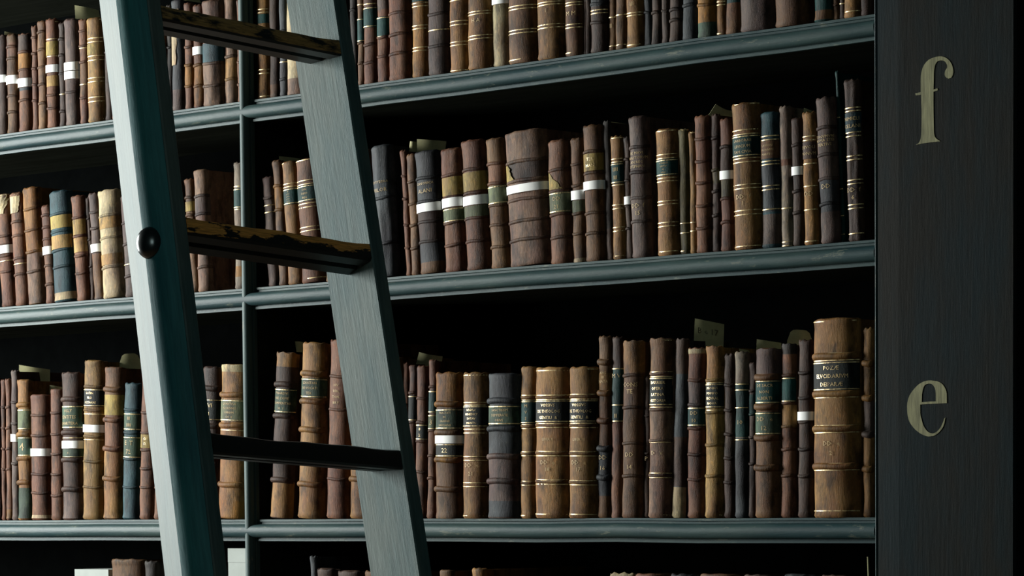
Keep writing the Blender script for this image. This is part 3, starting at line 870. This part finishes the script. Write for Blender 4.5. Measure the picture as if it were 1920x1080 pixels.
# local object frame for parts: x along the rung, z up the rail, y towards the back
MR = Matrix((LU, -LN, LV)).transposed().to_4x4()
lad.matrix_world = Matrix.Translation(LP) @ MR
def floor_v(u, n):                            # v at which a point reaches the floor
    return -(LP.z+u*LU.z+n*LN.z)/LV.z
VTOP = 1.85
def rail(sec, sgn, name):
    mb = MB(); vs0 = 0
    rings = []
    lv = [None]+[-1.6, -1.2, -.8, -.4, 0, .4, .8, 1.2, VTOP]
    for v in lv:
        r = []
        for u, n in sec:
            vv = v
            if v is None:
                vv = floor_v(sgn*LD/2+u, n)
                for _ in range(3): vv = floor_v(sgn*(LD/2-LTP*vv)+u, n)
            r.append((sgn*(LD/2-LTP*vv)+u, -n, vv))
        rings.append(r)
    mb.loft(rings)
    if sgn < 0:                               # outer facets get a more saturated teal than the other faces
        ns = len(sec)
        for i in range(len(mb.f)-2):
            if 4 <= i % ns <= 9: mb.m[i] = 1
    return mb.build(name, [LADP, LADD], lad, smooth=math.radians(16))
c = .0022; W, T = LW, LTH
right = [(0, c), (0, W-c), (c, W), (T-c, W), (T, W-c), (T, c), (T-c, 0), (c, 0)]
rr = rail(right, 1, 'rail'); rr['label'] = 'right hand rail'
RG_ = .0232; NR = W-.050
left = [(0, 0), (0, W-c), (-c, W), (-T+.004, W), (-T+.002, W-.003), (-T, W-.001), (-T-.0092, NR+.040), (-T-.0162, NR+.030), (-T-.0206, NR+.020), (-T-.0229, NR+.010), (-T-RG_, NR-.0005), (-T-.0005, 0)]
lr = rail(left, -1, 'rail'); lr['label'] = 'left hand rail with ridged outer face'
def rung(k, dt, tilt, mat, wear, th=.027):
    v0 = k*LS
    u0, u1 = -(LD/2-LTP*v0)+.0002, (LD/2-LTP*v0)-.0002
    mb = MB(); rings = []
    ca, sa = math.cos(tilt), math.sin(tilt)
    # section: (distance back from the front face, height below the top)
    R = .008
    sec = [(0, R), (.0018, .0018), (R, 0), (dt-.004, 0), (dt, .004), (dt, th-.004), (dt-.004, th), (dt*.60, th), (dt*.56, th-.006), (dt*.42, th-.006), (dt*.38, th), (.004, th), (0, th-.004)]
    nseg = 14
    for i in range(nseg+1):
        f = i/nseg; u = u0+(u1-u0)*f
        wob = .0012*math.sin(f*9+k)+.0008*math.sin(f*23)
        r = []
        for q, (s_, h_) in enumerate(sec):
            hh = h_+(wob+.0016*math.sin(math.pi*f) if q in (0, 1, 2) else 0)
            n = W-.002-(s_*ca-hh*sa*0)
            r.append((u, -n, v0-hh*1.0-s_*sa))
        rings.append(r)
    n_ = len(sec)
    ids = []
    for fi, ring in enumerate(rings):
        f = fi/nseg
        ids.append([mb.vert(*p, tint=(wear(f, q), wear(f, q), wear(f, q))) for q, p in enumerate(ring)])
    for a_, b2 in zip(ids, ids[1:]):
        for i in range(n_): mb.face((a_[i], a_[(i+1) % n_], b2[(i+1) % n_], b2[i]))
    mb.face(ids[0][::-1]); mb.face(ids[-1])
    return mb.build('rung', mat, lad, smooth=math.radians(35))
# treads are nearly level: turn the section back by the lean of the rails
LEAN = math.atan2(LN.z, LN.x)
WA = lambda f, q: (.21 if q in (0, 1, 2, 12) else -.6)-.10*abs(f-.4)
WB = lambda f, q: (.17 if q in (0, 1, 2) else (.14 if f < .35 else -.04) if q == 12 else -.6)-(0 if f < .3 else .10*(f-.3))
WC = lambda f, q: (.05 if q in (0, 1, 2, 12) else -.6)
for k in range(-6, 5):
    if k == 1: r_ = rung(k, .087, -LEAN+.06, RUNG_A, WA, .029)
    elif k == 0: r_ = rung(k, .067, .10, RUNG_B, WB, .031); r_['label'] = 'rung with paint worn to bare orange wood'
    elif k == -1: r_ = rung(k, .087, -LEAN+.02, RUNG_C, WC, .035)
    else: r_ = rung(k, .087, -LEAN+.03, RUNG_A if k > 0 else RUNG_C, WA, .028)
# iron bolt head on the outer face of the left rail
mb = MB(); rings = []
v0 = -.040; r0 = .0225
uc = -(LD/2-LTP*v0)-T-.0185; nc = NR+.010
ax = Vector((-.045, -.024*0, 0)); 
ax = Vector((-(W-NR), -(RG_), 0)).normalized()      # outward normal of the dark facet (x, y=-n)
ax = Vector((-(W-NR), -RG_, 0)).normalized()
e1 = Vector((0, 0, 1)); e2 = ax.cross(e1)
ctr = Vector((uc, -nc, v0))
for rr_, hh in ((r0*.96, -.006), (r0, .002), (r0*.98, .006), (r0*.86, .0105), (r0*.6, .0145), (r0*.3, .0165), (r0*.04, .0172)):
    rings.append([tuple(ctr+ax*hh+(e1*math.cos(t)*1.18+e2*math.sin(t))*rr_) for t in [2*math.pi*i/28 for i in range(28)]])
mb.loft(rings)
bo = mb.build('bolt_head', BOLTM, lr, smooth=math.radians(60)); bo['label'] = 'dark domed iron bolt head'

# ------------------------------------------------------------------ room
def struct(o): o['kind'] = 'structure'; return o
m = MB(); m.box(-6.0, 6.0, -7, DEP+.3, -.05, 0); struct(m.build('floor', FLOORM))

# ------------------------------------------------------------------ light: tall window at the left end of the alcove
def area(name, loc, target, sx, sy, power, col):
    l = bpy.data.lights.new(name, 'AREA'); l.shape = 'RECTANGLE'; l.size = sx; l.size_y = sy; l.energy = power; l.color = col
    o = bpy.data.objects.new(name, l); COL.objects.link(o); o.location = loc
    o.rotation_euler = (Vector(target)-Vector(loc)).to_track_quat('-Z', 'Y').to_euler()
    return o
area('window_daylight', (-5.2, -1.78, 2.5), (-1.0, -.5, 2.0), 1.5, 2.4, 640, (.97, 1.0, .97))
area('hall_side_fill', (3.0, -6.0, 4.2), (-.6, -.6, 2.0), 1.6, 1.6, 24, (.80, 1.0, .98))  # added weak fill lamp, brightens the ladder's rungs and front faces
w = bpy.data.worlds.new('world'); SC.world = w; w.use_nodes = True
bg = w.node_tree.nodes['Background']; bg.inputs[0].default_value = (.25, .80, .90, 1); bg.inputs[1].default_value = .012
SC.view_settings.view_transform = 'Standard'; SC.view_settings.look = 'None'; SC.view_settings.exposure = 0
SC.view_settings.gamma = 1; SC.view_settings.use_curve_mapping = False
